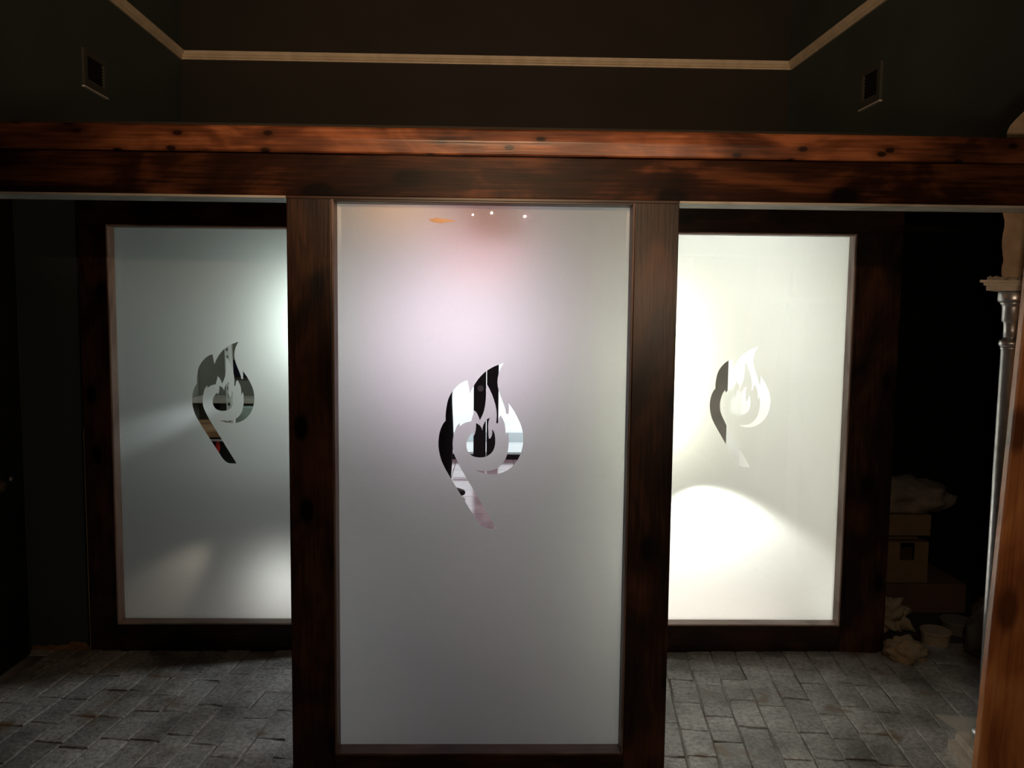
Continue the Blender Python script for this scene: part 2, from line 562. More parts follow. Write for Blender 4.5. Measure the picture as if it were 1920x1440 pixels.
# picture rail: cream moulding on three walls
prof = [(0, 0), (0.012, 0), (0.014, 0.008), (0.022, 0.012), (0.018, 0.020), (0.030, 0.030), (0.036, 0.044), (0.036, 0.049), (0, 0.049)]
ZT = 3.147
bm = bmesh.new()
sweep(bm, prof, (-2.06, Y3, ZT), (wrx(Y3), Y3, ZT), m0=1, m1=1)
struct(link('trim_1', bm, TRIM))
bm = bmesh.new()
sweep(bm, prof, (-2.06, Y3, ZT), (-2.06, -2.4, ZT), out=Vector((1, 0, 0)), m0=1)
struct(link('trim_2', bm, TRIM))
bm = bmesh.new()
dr = Vector((wrx(-2.4) - wrx(Y3), -2.4 - Y3, 0)).normalized()
sweep(bm, prof, (wrx(Y3), Y3, ZT), (wrx(-2.4), -2.4, ZT), out=Vector((dr.y, -dr.x, 0)), m0=0.95)
struct(link('trim_3', bm, TRIM))

# ragged strip of bare wood and a line of filler at the foot of the left partition
bm = bmesh.new()
n = 14
lo, hi, lo2, hi2 = [], [], [], []
for i in range(n + 1):
    x = -2.05 + (0.262) * i / n
    h = 0.016 + rng.uniform(-0.004, 0.004) + (0.016 if 8 < i < 13 else 0)
    lo.append(bm.verts.new((x, Y2 + 0.004, -0.01)))
    hi.append(bm.verts.new((x, Y2 + 0.008, h)))
    hi2.append(bm.verts.new((x, Y2 + 0.02, h)))
for i in range(n):
    bm.faces.new((lo[i], lo[i + 1], hi[i + 1], hi[i]))
    bm.faces.new((hi[i], hi[i + 1], hi2[i + 1], hi2[i]))
struct(link('baseboard_left', bm, plain('bare_dusty_wood', (0.36, 0.21, 0.10), (0.22, 0.12, 0.055), rough=0.85, scale=30)))
bm = bmesh.new()
pts = [(1.00, 0.001), (0.96, 0.003), (0.85, 0.002), (0.7, 0.0035), (0.5, 0.0025), (0.3, 0.0035), (0.12, 0.002), (0.0, 0.003)]
vs = [(bm.verts.new((-1.787 - w, Y2 + 0.002, z)), bm.verts.new((-1.7865, Y2 + 0.002, z)), bm.verts.new((-1.787 - w, Y2 + 0.02, z)), bm.verts.new((-1.7865, Y2 + 0.02, z))) for z, w in pts]
for a, b in zip(vs, vs[1:]):
    bm.faces.new((a[0], a[1], b[1], b[0]))
    bm.faces.new((a[0], b[0], b[2], a[2]))
struct(link('trim_4', bm, plain('yellowed_filler', (0.42, 0.30, 0.15), rough=0.7)))

# ------------------------------------------------------------------ frosted screens
LOGO_A = [(-0.0457,0.2127),(-0.0564,0.2093),(-0.0674,0.2034),(-0.0776,0.1955),(-0.0865,0.186),(-0.0951,0.1752),(-0.1012,0.1649),(-0.106,0.1545),(-0.1097,0.1421),(-0.1121,0.1289),
    (-0.1141,0.1144),(-0.1152,0.0999),(-0.1148,0.0834),(-0.1205,0.0771),(-0.1246,0.0701),(-0.1295,0.0592),(-0.1335,0.0468),(-0.1363,0.0314),(-0.1375,0.0168),(-0.1375,0.0023),
    (-0.1358,-0.0123),(-0.1324,-0.0289),(-0.1274,-0.0456),(-0.1208,-0.0606),(-0.1125,-0.0764),(-0.1042,-0.0906),(-0.0946,-0.1073),(-0.0842,-0.124),(-0.0737,-0.1416),(-0.0633,-0.1583),
    (-0.0529,-0.1751),(-0.0424,-0.1919),(-0.0319,-0.2087),(-0.0214,-0.2247),(-0.016,-0.2348),(-0.0088,-0.2449),(-0.0004,-0.2542),(0.0088,-0.2609),(0.0196,-0.2651),(0.0504,-0.2654),
    (0.0327,-0.2362),(0.0116,-0.2009),(-0.0094,-0.1651),(-0.0304,-0.1295),(-0.0471,-0.1015),(-0.0638,-0.0732),(-0.0755,-0.0502),(-0.0846,-0.0311),(-0.0892,-0.0182),(-0.0913,-0.0057),
    (-0.0922,0.0088),(-0.0915,0.0234),(-0.0891,0.038),(-0.085,0.0525),(-0.0794,0.0663),(-0.0708,0.0775),(-0.0695,0.0651),(-0.0638,0.0714),(-0.0556,0.0764),(-0.0457,0.0798),
    (-0.0338,0.0824),(-0.0318,0.0915),(-0.029,0.1006),(-0.0266,0.1089),(-0.025,0.1172),(-0.0188,0.1123),(-0.0143,0.1049),(-0.0101,0.0958),(-0.0063,0.0855),(-0.0019,0.0947),
    (0.0026,0.1042),(0.007,0.1175),(0.0098,0.132),(0.0113,0.1465),(0.0124,0.163),(0.0122,0.1836),(0.0137,0.2021),(0.0191,0.1935),(0.025,0.182),(0.0312,0.1689),
    (0.0375,0.1516),(0.0426,0.1352),(0.0456,0.1199),(0.047,0.1033),(0.0463,0.0888),(0.0452,0.0785),(0.0485,0.0752),(0.0518,0.0785),(0.0525,0.0868),(0.0545,0.0939),
    (0.0585,0.1026),(0.0636,0.0952),(0.0686,0.0857),(0.0724,0.0758),(0.0746,0.065),(0.0755,0.0538),(0.0749,0.0351),(0.0789,0.0426),(0.083,0.0497),(0.0851,0.0372),
    (0.0857,0.0227),(0.0855,0.006),(0.084,-0.0086),(0.0812,-0.0232),(0.0772,-0.0358),(0.0703,-0.0484),(0.0621,-0.0581),(0.0519,-0.0665),(0.0404,-0.0729),(0.0272,-0.0763),
    (0.0127,-0.0777),(-0.0039,-0.0769),(-0.0204,-0.0741),(-0.0142,-0.0774),(-0.0017,-0.0819),(0.0148,-0.086),(0.0314,-0.0876),(0.0479,-0.0871),(0.0645,-0.0828),(0.0809,-0.0755),
    (0.0953,-0.0649),(0.1064,-0.0531),(0.1157,-0.0397),(0.1226,-0.025),(0.1274,-0.0104),(0.1305,0.0055),(0.132,0.0209),(0.1314,0.0376),(0.1291,0.053),(0.1248,0.0687),
    (0.1189,0.0832),(0.1113,0.0985),(0.1024,0.115),(0.0932,0.1286),(0.0828,0.1421),(0.085,0.1306),(0.0851,0.1182),(0.084,0.1066),(0.0791,0.1057),(0.0758,0.1098),
    (0.0748,0.1189),(0.0719,0.1284),(0.0676,0.1407),(0.0622,0.1543),(0.0571,0.1675),(0.0525,0.1811),(0.0495,0.1942),(0.0481,0.2078),(0.0492,0.2209),(0.0519,0.2354),
    (0.0563,0.2477),(0.0612,0.258),(0.0684,0.2683),(0.055,0.2641),(0.0407,0.2586),(0.0293,0.2528),(0.0183,0.2461),(0.0081,0.2386),(-0.0008,0.2303),(-0.009,0.2212),
    (-0.0163,0.2113),(-0.0235,0.2005),(-0.0292,0.1906),(-0.0337,0.1811),(-0.0373,0.1708),(-0.0398,0.179),(-0.0415,0.1893),(-0.0436,0.2004)]
LOGO_B = [(-0.0274,0.0459),(-0.0356,0.0396),(-0.0417,0.0313),(-0.0462,0.0217),(-0.0486,0.0092),(-0.0481,-0.0025),(-0.0452,-0.0116),(-0.0393,-0.0212),(-0.031,-0.0282),(-0.0207,-0.0323),
    (-0.0083,-0.0339),(0.0041,-0.0334),(0.0164,-0.03),(0.0275,-0.0228),(0.0357,-0.0131),(0.0406,-0.0018),(0.0429,0.0119),(0.0428,0.0265),(0.041,0.0411),(0.0376,0.0506),
    (0.0322,0.0568),(0.0335,0.0464),(0.032,0.0368),(0.0287,0.0297),(0.0234,0.0259),(0.0212,0.0367),(0.0207,0.0513),(0.0198,0.0658),(0.0205,0.0783),(0.0249,0.0941),
    (0.0167,0.0894),(0.0094,0.0802),(0.0049,0.0711),(0.0025,0.0615),(0.0018,0.0532),(-0.0008,0.0615),(-0.0049,0.0677),(-0.0111,0.0726),(-0.0186,0.0767),(-0.0185,0.0634),
    (-0.0196,0.053),(-0.022,0.0435),(-0.0249,0.0351)]



def etched_film(parent, x0, x1, z0, z1, y, lx, lz, s=1.02):
    bm = bmesh.new()
    ox, oy, oz = parent.location

    def loop(pts):
        vs = [bm.verts.new((x - ox, y - oy, z - oz)) for x, z in pts]
        for i in range(len(vs)):
            bm.edges.new((vs[i], vs[(i + 1) % len(vs)]))
    loop([(x0, z0), (x1, z0), (x1, z1), (x0, z1)])
    loop([(lx + a * s, lz + b * s) for a, b in LOGO_A])
    loop([(lx + a * s, lz + b * s) for a, b in LOGO_B])
    bmesh.ops.triangle_fill(bm, use_beauty=True, use_dissolve=False, edges=list(bm.edges))
    for f in bm.faces:
        f.normal_update()
        if f.normal.y > 0:
            f.normal_flip()
    return link('frosted_film', bm, FROST, parent, smooth='keep')


def screen(label, yf, xo0, x0, x1, xo1, z0, z1, zr, lx, lz, depth=0.09, toprail=True):
    """opening x0..x1, z0..z1; outer edges xo0, xo1, top rail up to zr"""
    t = thing('frosted_screen', label, 'glass screen', ((xo0 + xo1) / 2, yf, 0), 'flame-logo glass screens')
    yb = yf + depth
    zt = zr if toprail else z1
    zs = z1 if toprail else z1
    boxpart('stile', t, W_POST, xo0, x0, yf, yb, -0.006, zs, 0.002)
    boxpart('stile', t, W_POST, x1, xo1, yf, yb, -0.006, zs, 0.002)
    boxpart('bottom_rail', t, W_RAIL, x0, x1, yf + 0.002, yb, -0.006, z0, 0.002)
    if toprail:
        boxpart('top_rail', t, W_RAIL, xo0, xo1, yf - 0.001, yb, z1, zr, 0.002)
    b = 0.007
    ya, yg = yf + 0.004, yf + 0.064
    for args in ((x0, x0 + b, z0 + b, z1), (x1 - b, x1, z0 + b, z1)):
        boxpart('glazing_bead', t, W_BEADZ if toprail else W_BEADZD, args[0], args[1], ya, yg, args[2], args[3], 0.0015)
    boxpart('glazing_bead', t, W_BEADX if toprail else W_BEADXD, x0, x1, ya, yg, z0, z0 + b, 0.0015)
    boxpart('glazing_bead', t, W_RAIL if not toprail else W_BEADX, x0 + b, x1 - b, ya, yg, z1 - b, z1, 0.0015)
    boxpart('glass_pane', t, GLASS, x0 + 0.001, x1 - 0.001, yg + 0.0005, yg + 0.0065, z0 + 0.001, z1 - 0.001)
    etched_film(t, x0 + 0.001, x1 - 0.001, z0 + 0.001, z1 - 0.001, yg + 0.0085, lx, lz)
    return t


mid = screen('tall frosted glass screen in dark stained frame standing forward in the middle', Y1,
       -0.644, -0.508, 0.430, 0.566, 0.069, 1.852, 1.852, -0.041, 1.075, toprail=False)
bm = bmesh.new()
tp = [(-0.215, 1.800), (-0.19, 1.806), (-0.165, 1.803), (-0.135, 1.799), (-0.13, 1.795), (-0.155, 1.793), (-0.175, 1.789), (-0.20, 1.792)]
va = [bm.verts.new((x + 0.039, 0.0637, z)) for x, z in tp]
vb = [bm.verts.new((x + 0.039, 0.0643, z)) for x, z in tp]
for i in range(len(tp)):
    k = (i + 1) % len(tp)
    bm.faces.new((va[i], va[k], vb[k], vb[i]))
bm.faces.new(va)
bm.faces.new(list(reversed(vb)))
link('tape_remnant', bm, plain('amber_tape', (0.75, 0.42, 0.20), (0.62, 0.34, 0.16), rough=0.4), mid)['label'] = 'torn amber tape remnant'
screen('dimly lit grey frosted glass screen on the left behind the middle one', Y2,
       -1.785, -1.668, -0.712, -0.580, 0.117, 1.874, 1.99, -1.203, 1.103)
screen('brightly lit yellow-white frosted glass screen on the right behind the middle one', Y2,
       0.475, 0.610, 1.572, 1.775, 0.117, 1.874, 1.99, 1.108, 1.103)

# header over the screens
t = thing('header_beam', 'long dark red-brown timber header beam crossing above the glass screens', 'beam', (0, Y1, 1.852))
boxpart('fascia_board', t, W_HEAD, -2.055, 2.06, Y1 - 0.004, Y1 + 0.106, 1.859, 1.984, 0.003)
bm = bmesh.new()
sweep(bm, [(-0.112, 0.135), (-0.112, 0.212), (0.012, 0.212), (0.0165, 0.206), (0.020, 0.176), (0.0195, 0.172), (0.013, 0.139), (0.009, 0.135)], (-2.055, 0, 0), (2.06, 0, 0))
link('top_board', bm, W_TOP, t)
for a, b in ((-2.055, -0.645), (0.567, 2.06)):
    o = boxpart('underside_board', t, W_RAW, a, b, Y1 - 0.001, Y1 + 0.106, 1.852, 1.859)
    o['label'] = 'pale raw underside of the beam'
boxpart('underside_board', t, W_RAIL, -0.645, 0.567, Y1 - 0.001, Y1 + 0.106, 1.852, 1.859)

# ------------------------------------------------------------------ air vents high on the side walls


def vent(label, base, along, out, width, height, nsl):
    t = thing('air_vent', label, 'vent', base, 'white air vents high on the side walls')
    along, out, up = Vector(along).normalized(), Vector(out).normalized(), Vector((0, 0, 1))

    def slab(bm, a0, a1, o0, o1, u0, u1, tilt=0.0):
        r = bmesh.ops.create_cube(bm, size=1.0)
        for v in r['verts']:
            a = a0 + (v.co.x + .5) * (a1 - a0)
            o_ = o0 + (v.co.y + .5) * (o1 - o0)
            u = u0 + (v.co.z + .5) * (u1 - u0)
            u += tilt * (o_ - o0)
            v.co = along * a + out * o_ + up * u
    vm = plain('vent_painted_face', (0.075, 0.078, 0.066), (0.06, 0.062, 0.052), rough=0.6)
    fr = 0.030
    bm = bmesh.new()
    slab(bm, 0, fr, 0, 0.014, 0.001, height)
    slab(bm, width - fr, width, 0, 0.014, 0.001, height)
    slab(bm, fr, width - fr, 0, 0.014, height - 0.03, height)
    slab(bm, fr, width - fr, 0, 0.014, 0.001, 0.04)
    link('frame', bm, vm, t)
    bm = bmesh.new()
    slab(bm, -0.004, width + 0.004, 0, 0.016, -0.006, 0.001)
    o = link('bottom_lip', bm, plain('vent_white_lip', (0.85, 0.85, 0.80), rough=0.4), t)
    o['label'] = 'bright white lower lip'
    bm = bmesh.new()
    slab(bm, fr, width - fr, 0.0005, 0.0015, 0.04, height - 0.03)
    link('backing', bm, BLACK, t)
    for i in range(nsl):
        u = 0.046 + i * (height - 0.078) / nsl
        bm = bmesh.new()
        slab(bm, fr, width - fr, 0.002, 0.012, u, u + 0.0022, -0.55)
        link('slat', bm, plain('vent_slat', (0.06, 0.06, 0.052), rough=0.6), t)


vent('small louvred air vent high on the dark left wall', (-2.06, 4.120, 2.622), (0, 1, 0), (1, 0, 0), 0.235, 0.185, 7)
aw = Vector((wrx(4.43) - wrx(4.23), 0.20, 0)).normalized()
vent('small louvred air vent high on the dark right wall', (wrx(4.235), 4.235, 2.647), aw, Vector((-aw.y, aw.x, 0)), 0.21, 0.20, 7)

# ------------------------------------------------------------------ left: black door against the side wall
d = boxpart('door_1', None, BLACK, -2.06, -2.022, 2.42, 3.44, 0.004, 1.99, 0.003)
struct(d)
bm = bmesh.new()
lathe(bm, [(0.020, 0), (0.020, 0.004), (0.009, 0.008), (0.009, 0.03), (0.018, 0.036), (0.024, 0.048), (0.020, 0.060), (0.008, 0.064)], 16)
o = link('door_knob', bm, plain('aged_brass', (0.10, 0.06, 0.03), rough=0.5, metal=0.3), d, smooth=True, loc=(-2.022, 3.20, 0.80), rot=(0, math.pi / 2, 0))
bm = bmesh.new()
lathe(bm, [(0.011, 0), (0.011, 0.003), (0.006, 0.006)], 12)
link('latch_plate', bm, plain('dull_steel', (0.35, 0.33, 0.30), rough=0.4, metal=0.7), d, smooth=True, loc=(-2.022, 3.345, 0.80), rot=(0, math.pi / 2, 0))

# ------------------------------------------------------------------ right: plaster pier, mantel shelf, silver column, pine casing
bm = bmesh.new()
rows = 26
prev = None
for i in range(rows + 1):
    z = 1.634 + (2.20 - 1.634) * i / rows
    xl = 1.672 - 0.02 * i / rows + rng.uniform(-0.005, 0.005) + (0.025 * max(0, i - 22) / 4 * 3)
    cur = [bm.verts.new((xl, 2.625 + rng.uniform(0, .004), z)), bm.verts.new((2.09, 2.62, z)), bm.verts.new((2.09, 2.86, z)), bm.verts.new((xl + 0.20, 2.86, z))]
    if prev:
        for k in range(4):
            bm.faces.new((prev[k], prev[(k + 1) % 4], cur[(k + 1) % 4], cur[k]))
    else:
        bm.faces.new(list(reversed(cur)))
    prev = cur
bm.faces.new(prev)
struct(link('wall_pier', bm, PLASTER))

t = thing('mantel_shelf', 'narrow off-white moulded shelf edge on top of the silver column', 'shelf', (1.80, 2.58, 1.598))
shelf_m = plain('dusty_white_shelf', (0.72, 0.66, 0.56), (0.58, 0.52, 0.43), rough=0.6, scale=16)
bm = bmesh.new()
for (xa, za, zb, ya) in ((1.535, 1.622, 1.630, 2.525), (1.560, 1.613, 1.6225, 2.545), (1.578, 1.598, 1.6135, 2.560)):
    quad_prism(bm, [(xa - 1.80, ya - 2.58), (0.29, ya - 2.58), (0.29, 0.30), (xa - 1.48, 0.30)], za - 1.598, zb - 1.598)
link('shelf_board', bm, shelf_m, t)
bm = bmesh.new()
for k in range(16):
    x = 1.575 + rng.random() * 0.10
    s = rng.uniform(0.004, 0.011)
    r = bmesh.ops.create_icosphere(bm, subdivisions=1, radius=s, matrix=Matrix.Translation(Vector((x, 2.530 + rng.random() * .035, 1.630 + s * .4)) - t.location))
    for v in r['verts']:
        v.co += Vector((rng.uniform(-1, 1), rng.uniform(-1, 1), rng.uniform(-1, 1))) * s * 0.35
link('plaster_crumbs', bm, plain('plaster_crumb', (0.55, 0.47, 0.37), rough=0.9), t)['kind'] = 'stuff'

SILVER = plain('silver_paint', (0.62, 0.62, 0.64), (0.50, 0.50, 0.52), rough=0.33, metal=0.85, scale=30)
t = thing('column', 'slim silver-painted turned column under the off-white shelf', 'column', (1.712, 2.62, 0))
bm = bmesh.new()
lathe(bm, [(0.033, 0.09), (0.0335, 0.6), (0.0325, 1.1), (0.031, 1.405), (0.033, 1.408), (0.033, 1.416)], 28)
link('shaft', bm, SILVER, t, smooth=True)
bm = bmesh.new()
lathe(bm, [(0.030, 1.414), (0.036, 1.418), (0.039, 1.426), (0.037, 1.436), (0.029, 1.440), (0.027, 1.446)], 28)
link('ring', bm, SILVER, t, smooth=True)
bm = bmesh.new()
lathe(bm, [(0.027, 1.442), (0.0265, 1.470), (0.0275, 1.492), (0.030, 1.498), (0.034, 1.502), (0.034, 1.545), (0.035, 1.552), (0.039, 1.556), (0.041, 1.562)], 28)
link('neck', bm, SILVER, t, smooth=True)
bm = bmesh.new()
lathe(bm, [(0.042, 1.562), (0.0475, 1.566), (0.0485, 1.572), (0.048, 1.594), (0.046, 1.597)], 28)
link('capital', bm, SILVER, t, smooth=True)
bm = bmesh.new()
lathe(bm, [(0.05, 0.068), (0.05, 0.082), (0.044, 0.088), (0.034, 0.094)], 28)
link('base', bm, SILVER, t, smooth=True)

t = thing('plinth_block', 'chipped white-painted block on the floor at the foot of the column', 'block', (1.66, 2.555, 0))
bm = bmesh.new()
white_m = plain('chipped_white_paint', (0.58, 0.53, 0.44), (0.42, 0.37, 0.29), rough=0.6, scale=20)
quad_prism(bm, [(-0.105, -0.095), (0.12, -0.12), (0.14, 0.115), (-0.055, 0.115)], -0.004, 0.034)
link('lower_block', bm, white_m, t)
bm = bmesh.new()
quad_prism(bm, [(-0.070, -0.085), (0.115, -0.105), (0.135, 0.110), (-0.035, 0.110)], 0.034, 0.067)
bmesh.ops.bevel(bm, geom=[e for e in bm.edges], offset=0.006, segments=2, affect='EDGES')
link('upper_block', bm, white_m, t)

bm = bmesh.new()
A, B, C_ = Vector((1.690, 2.915, -0.004)), Vector((1.735, 2.690, -0.004)), Vector((1.775, 2.690, 0.090))
Dd = Vector((1.93, 2.90, 0.060))
E_ = Vector((1.98, 2.69, 0.15))
th = Vector((0.010, 0.004, 0.003))
f_ = [bm.verts.new(v) for v in (A, B, C_)]
g_ = [bm.verts.new(v + th) for v in (A, B, C_)]
for i in range(3):
    bm.faces.new((f_[i], f_[(i + 1) % 3], g_[(i + 1) % 3], g_[i]))
bm.faces.new(f_)
bm.faces.new(list(reversed(g_)))
tag(link('wedge_offcut', bm, plain('grey_white_board', (0.40, 0.38, 0.33), (0.30, 0.28, 0.24), rough=0.7)), 'pale wedge-shaped offcut of board lying behind the white block', 'board')

# pine casing board leaning in the right foreground
t = thing('pine_casing', 'knotty orange pine casing board leaning upright in the right foreground', 'board', (1.386, 2.175, 0))
p0, p1 = Vector((1.386, 2.184, -0.004)), Vector((1.566, 2.332, 1.90))
dz = (p1 - p0).normalized()
side = Vector((1, -0.12, 0))
side = (side - dz * side.dot(dz)).normalized()
fro = side.cross(dz).normalized()
if fro.y > 0:
    fro = -fro
L_ = (p1 - p0).length


def pine(name, s0, s1, f0, f1, bev):
    bm = bmesh.new()
    bx(bm, s0, s1, f0, f1, 0, L_, bev)
    M = Matrix.Identity(4)
    for r_ in range(3):
        M[r_][0], M[r_][1], M[r_][2] = side[r_], -fro[r_], dz[r_]
    o = link(name, bm, W_PINE, t)
    o.matrix_basis = Matrix.Translation(p0 - t.location) @ M
    return o


pine('edge_moulding', 0.0, 0.034, -0.012, 0.022, 0.006)
pine('inner_step', 0.034, 0.062, -0.004, 0.022, 0.003)
pine('face_board', 0.062, 0.21, 0.001, 0.022, 0.003)

# ------------------------------------------------------------------ clutter in the dark closet
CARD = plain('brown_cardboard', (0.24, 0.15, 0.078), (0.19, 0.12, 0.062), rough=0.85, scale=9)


def carton(label, x0, x1, y0, y1, z0, z1, hole=None, rotz=0.0, mat=CARD):
    t = thing('cardboard_box', label, 'box', ((x0 + x1) / 2, (y0 + y1) / 2, z0), 'cardboard boxes in the dark closet')
    w, d_, h = (x1 - x0) / 2, (y1 - y0) / 2, z1 - z0
    th = 0.006
    if hole:
        hx0, hx1, hz0, hz1 = hole
        segs = [(-w, hx0, 0, h), (hx1, w, 0, h), (hx0, hx1, 0, hz0), (hx0, hx1, hz1, h)]
    else:
        segs = [(-w, w, 0, h)]
    for (a, b, c, e) in segs:
        if b - a > 0.002 and e - c > 0.002:
            bm = bmesh.new()
            bx(bm, a, b, -d_, -d_ + th, c, e)
            link('front_panel', bm, mat, t)
    bm = bmesh.new()
    bx(bm, -w, -w + th, -d_ + th, d_, 0, h)
    link('side_panel', bm, mat, t)
    bm = bmesh.new()
    bx(bm, w - th, w, -d_ + th, d_, 0, h)
    link('side_panel', bm, mat, t)
    bm = bmesh.new()
    bx(bm, -w + th, w - th, d_ - th, d_, 0, h)
    link('back_panel', bm, mat, t)
    bm = bmesh.new()
    bx(bm, -w + th, w - th, -d_ + th, d_ - th, 0, th)
    link('bottom_panel', bm, mat, t)
    for s in (-1, 1):
        bm = bmesh.new()
        bx(bm, -w, w, min(0.002 * s, s * d_), max(0.002 * s, s * d_), h, h + 0.004)
        link('flap', bm, mat, t)
    t.rotation_euler.z = rotz
    return t


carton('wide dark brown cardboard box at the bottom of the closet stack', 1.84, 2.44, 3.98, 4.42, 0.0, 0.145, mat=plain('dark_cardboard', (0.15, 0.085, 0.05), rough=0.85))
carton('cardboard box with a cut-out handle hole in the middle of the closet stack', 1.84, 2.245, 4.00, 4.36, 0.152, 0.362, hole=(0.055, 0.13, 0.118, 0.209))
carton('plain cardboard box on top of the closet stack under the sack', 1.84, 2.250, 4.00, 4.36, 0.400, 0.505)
boxpart('cardboard_spacer', None, CARD, 1.84, 2.21, 4.05, 4.36, 0.370, 0.399)
tag(bpy.data.objects['cardboard_spacer'], 'recessed brown cardboard layer between the two closet boxes', 'cardboard')


def lump(name, label, cat, c, size, mat, seed, amp=0.25, flat=0.0, fscale=2.2, sub=4):
    bm = bmesh.new()
    bmesh.ops.create_icosphere(bm, subdivisions=sub, radius=1.0)
    for v in bm.verts:
        n = noise.fractal(v.co * fscale + Vector((seed, seed * 2, 0)), 1.0, 2.0, 4)
        k = 1 + amp * n
        v.co = Vector((v.co.x * size[0], v.co.y * size[1], v.co.z * size[2])) * k
        if v.co.z < -size[2] * flat:
            v.co.z = -size[2] * flat
    zmin = min(v.co.z for v in bm.verts)
    for v in bm.verts:
        v.co.z -= zmin
    o = link(name, bm, mat, None, smooth=True, loc=c)
    return tag(o, label, cat)


SACK = plain('dusty_sack', (0.28, 0.23, 0.165), (0.18, 0.145, 0.10), rough=0.95, scale=12, bump=0.3)
lump('sack', 'slumped grey-brown sack lying on top of the cardboard boxes', 'sack', (2.14, 4.16, 0.512), (0.27, 0.17, 0.115), SACK, 3.3, 0.28, 0.45)
lump('crumpled_paper', 'crumpled tan paper beside the dark screen frame, above the bag', 'paper', (1.93, 3.80, 0.0), (0.10, 0.09, 0.085), plain('tan_paper', (0.42, 0.34, 0.22), (0.30, 0.24, 0.15), rough=0.9), 8.1, 0.6, 0.6, 3.0)
lump('rubble_bag', 'small pale bag slumped on the floor at the corner of the right screen frame', 'bag', (1.84, 3.42, -0.004), (0.085, 0.075, 0.06), plain('pale_bag', (0.40, 0.31, 0.19), (0.28, 0.21, 0.12), rough=0.9), 5.7, 0.35, 0.6, 2.4)


def tub(label, c, r, h, mat):
    t = thing('plastic_tub', label, 'tub', c, 'round tubs on the closet floor')
    bm = bmesh.new()
    lathe(bm, [(r * 0.90, 0), (r * 0.97, h * 0.8)], 24)
    link('bucket', bm, mat, t, smooth=False)
    bm = bmesh.new()
    lathe(bm, [(r * 1.0, h * 0.78), (r * 1.03, h * 0.82), (r * 1.03, h * 0.97), (r * 0.98, h), (r * 0.9, h * 0.98)], 24)
    link('lid', bm, mat, t)


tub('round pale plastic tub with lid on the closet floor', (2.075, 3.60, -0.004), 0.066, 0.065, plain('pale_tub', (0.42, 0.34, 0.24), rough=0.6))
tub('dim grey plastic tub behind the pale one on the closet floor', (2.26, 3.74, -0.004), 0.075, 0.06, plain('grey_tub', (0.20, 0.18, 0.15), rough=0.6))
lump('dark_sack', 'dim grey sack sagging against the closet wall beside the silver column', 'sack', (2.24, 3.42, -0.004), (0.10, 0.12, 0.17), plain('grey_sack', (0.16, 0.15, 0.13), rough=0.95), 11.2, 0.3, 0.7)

# ------------------------------------------------------------------ passage and hall behind the screens
sbox('wall_passage_left', plain('passage_paint', (0.20, 0.18, 0.185), rough=0.7), -0.70, -0.63, Y2 + 0.10, Y3, -0.10, 2.25)
sbox('wall_passage_right', MATS['passage_paint'], 0.52, 0.59, Y2 + 0.10, Y3, -0.10, 2.25)
hall = sbox('floor_hall', plain('tile_grout', (0.22, 0.19, 0.18), rough=0.8), -3.2, 3.2, 3.60, 8.9, -0.12, -0.006)
TILE = plain('pink_marble', (0.74, 0.62, 0.62), (0.58, 0.46, 0.47), rough=0.16, scale=3.5, detail=8, lo=0.42, hi=0.6)
bm = bmesh.new()
bx(bm, -0.297, 0.297, -0.297, 0.297, -0.012, 0.0, 0.002)
tm = bpy.data.meshes.new('floor_tile')
bm.to_mesh(tm)
bm.free()
tm.materials.append(TILE)
for i in range(-4, 5):
    for k in range(9):
        x, y = -0.10 + i * 0.6, 3.92 + k * 0.6
        if y > 8.6 or (y < 5.3 and (abs(x) > 3.0)):
            continue
        if x > 1.4 and y < 5.3:
            continue
        o = bpy.data.objects.new('floor_tile', tm)
        COL.objects.link(o)
        o.parent = hall
        o.location = (x, y, 0)
        o.rotation_euler = (0, 0, (i + k) % 4 * math.pi / 2)
HW = plain('hall_paint', (0.30, 0.27, 0.28), rough=0.7)
sbox('wall_hall_left', HW, -2.66, -2.58, Y3 + 0.06, 8.45, -0.10, 2.60)
sbox('wall_hall_right', HW, 2.58, 2.66, Y3 + 0.06, 8.45, -0.10, 2.60)
sbox('ceiling_hall', HW, -2.66, 2.66, Y3 + 0.10, 8.5, 2.60, 2.66)
sbox('wall_hall_near_left', HW, -2.66, -0.70, Y3, Y3 + 0.06, -0.10, 2.25)
sbox('wall_hall_near_right', HW, 0.59, 2.66, Y3, Y3 + 0.06, -0.10, 2.25)
sbox('wall_hall_lintel', HW, -2.66, 2.66, Y3 + 0.10, Y3 + 0.14, 2.25, 2.66)
# glazed double door to daylight
YD = 8.42
DF = plain('black_door_frame', (0.012, 0.012, 0.013), rough=0.4)
door = struct(boxpart('door_2', None, DF, -2.58, 2.58, YD - 0.02, YD + 0.06, 2.12, 2.26))
boxpart('transom_rail', door, DF, -2.58, 2.58, YD - 0.02, YD + 0.06, 2.52, 2.60)
for (a, b) in ((-0.222, -0.092), (-0.084, 0.040), (-1.16, -1.05), (0.90, 1.02), (-2.58, -2.50), (2.50, 2.58)):
    boxpart('stile', door, DF, a, b, YD - 0.02, YD + 0.05, 0.0, 2.12)
for (a, b) in ((-2.50, -1.16), (-1.05, -0.222), (0.040, 0.90), (1.02, 2.50)):
    boxpart('kick_rail', door, DF, a, b, YD - 0.02, YD + 0.05, 0.0, 0.055)
    boxpart('glass_pane', door, clear_glass('door_glass', (0.97, 0.99, 1.0)), a, b, YD + 0.01, YD + 0.018, 0.055, 2.12)
boxpart('glass_pane', door, MATS['door_glass'], -2.58, 2.58, YD + 0.01, YD + 0.018, 2.26, 2.52)
bm = bmesh.new()
lathe(bm, [(0.034, 0), (0.034, 0.006), (0.030, 0.010), (0.012, 0.012)], 20)
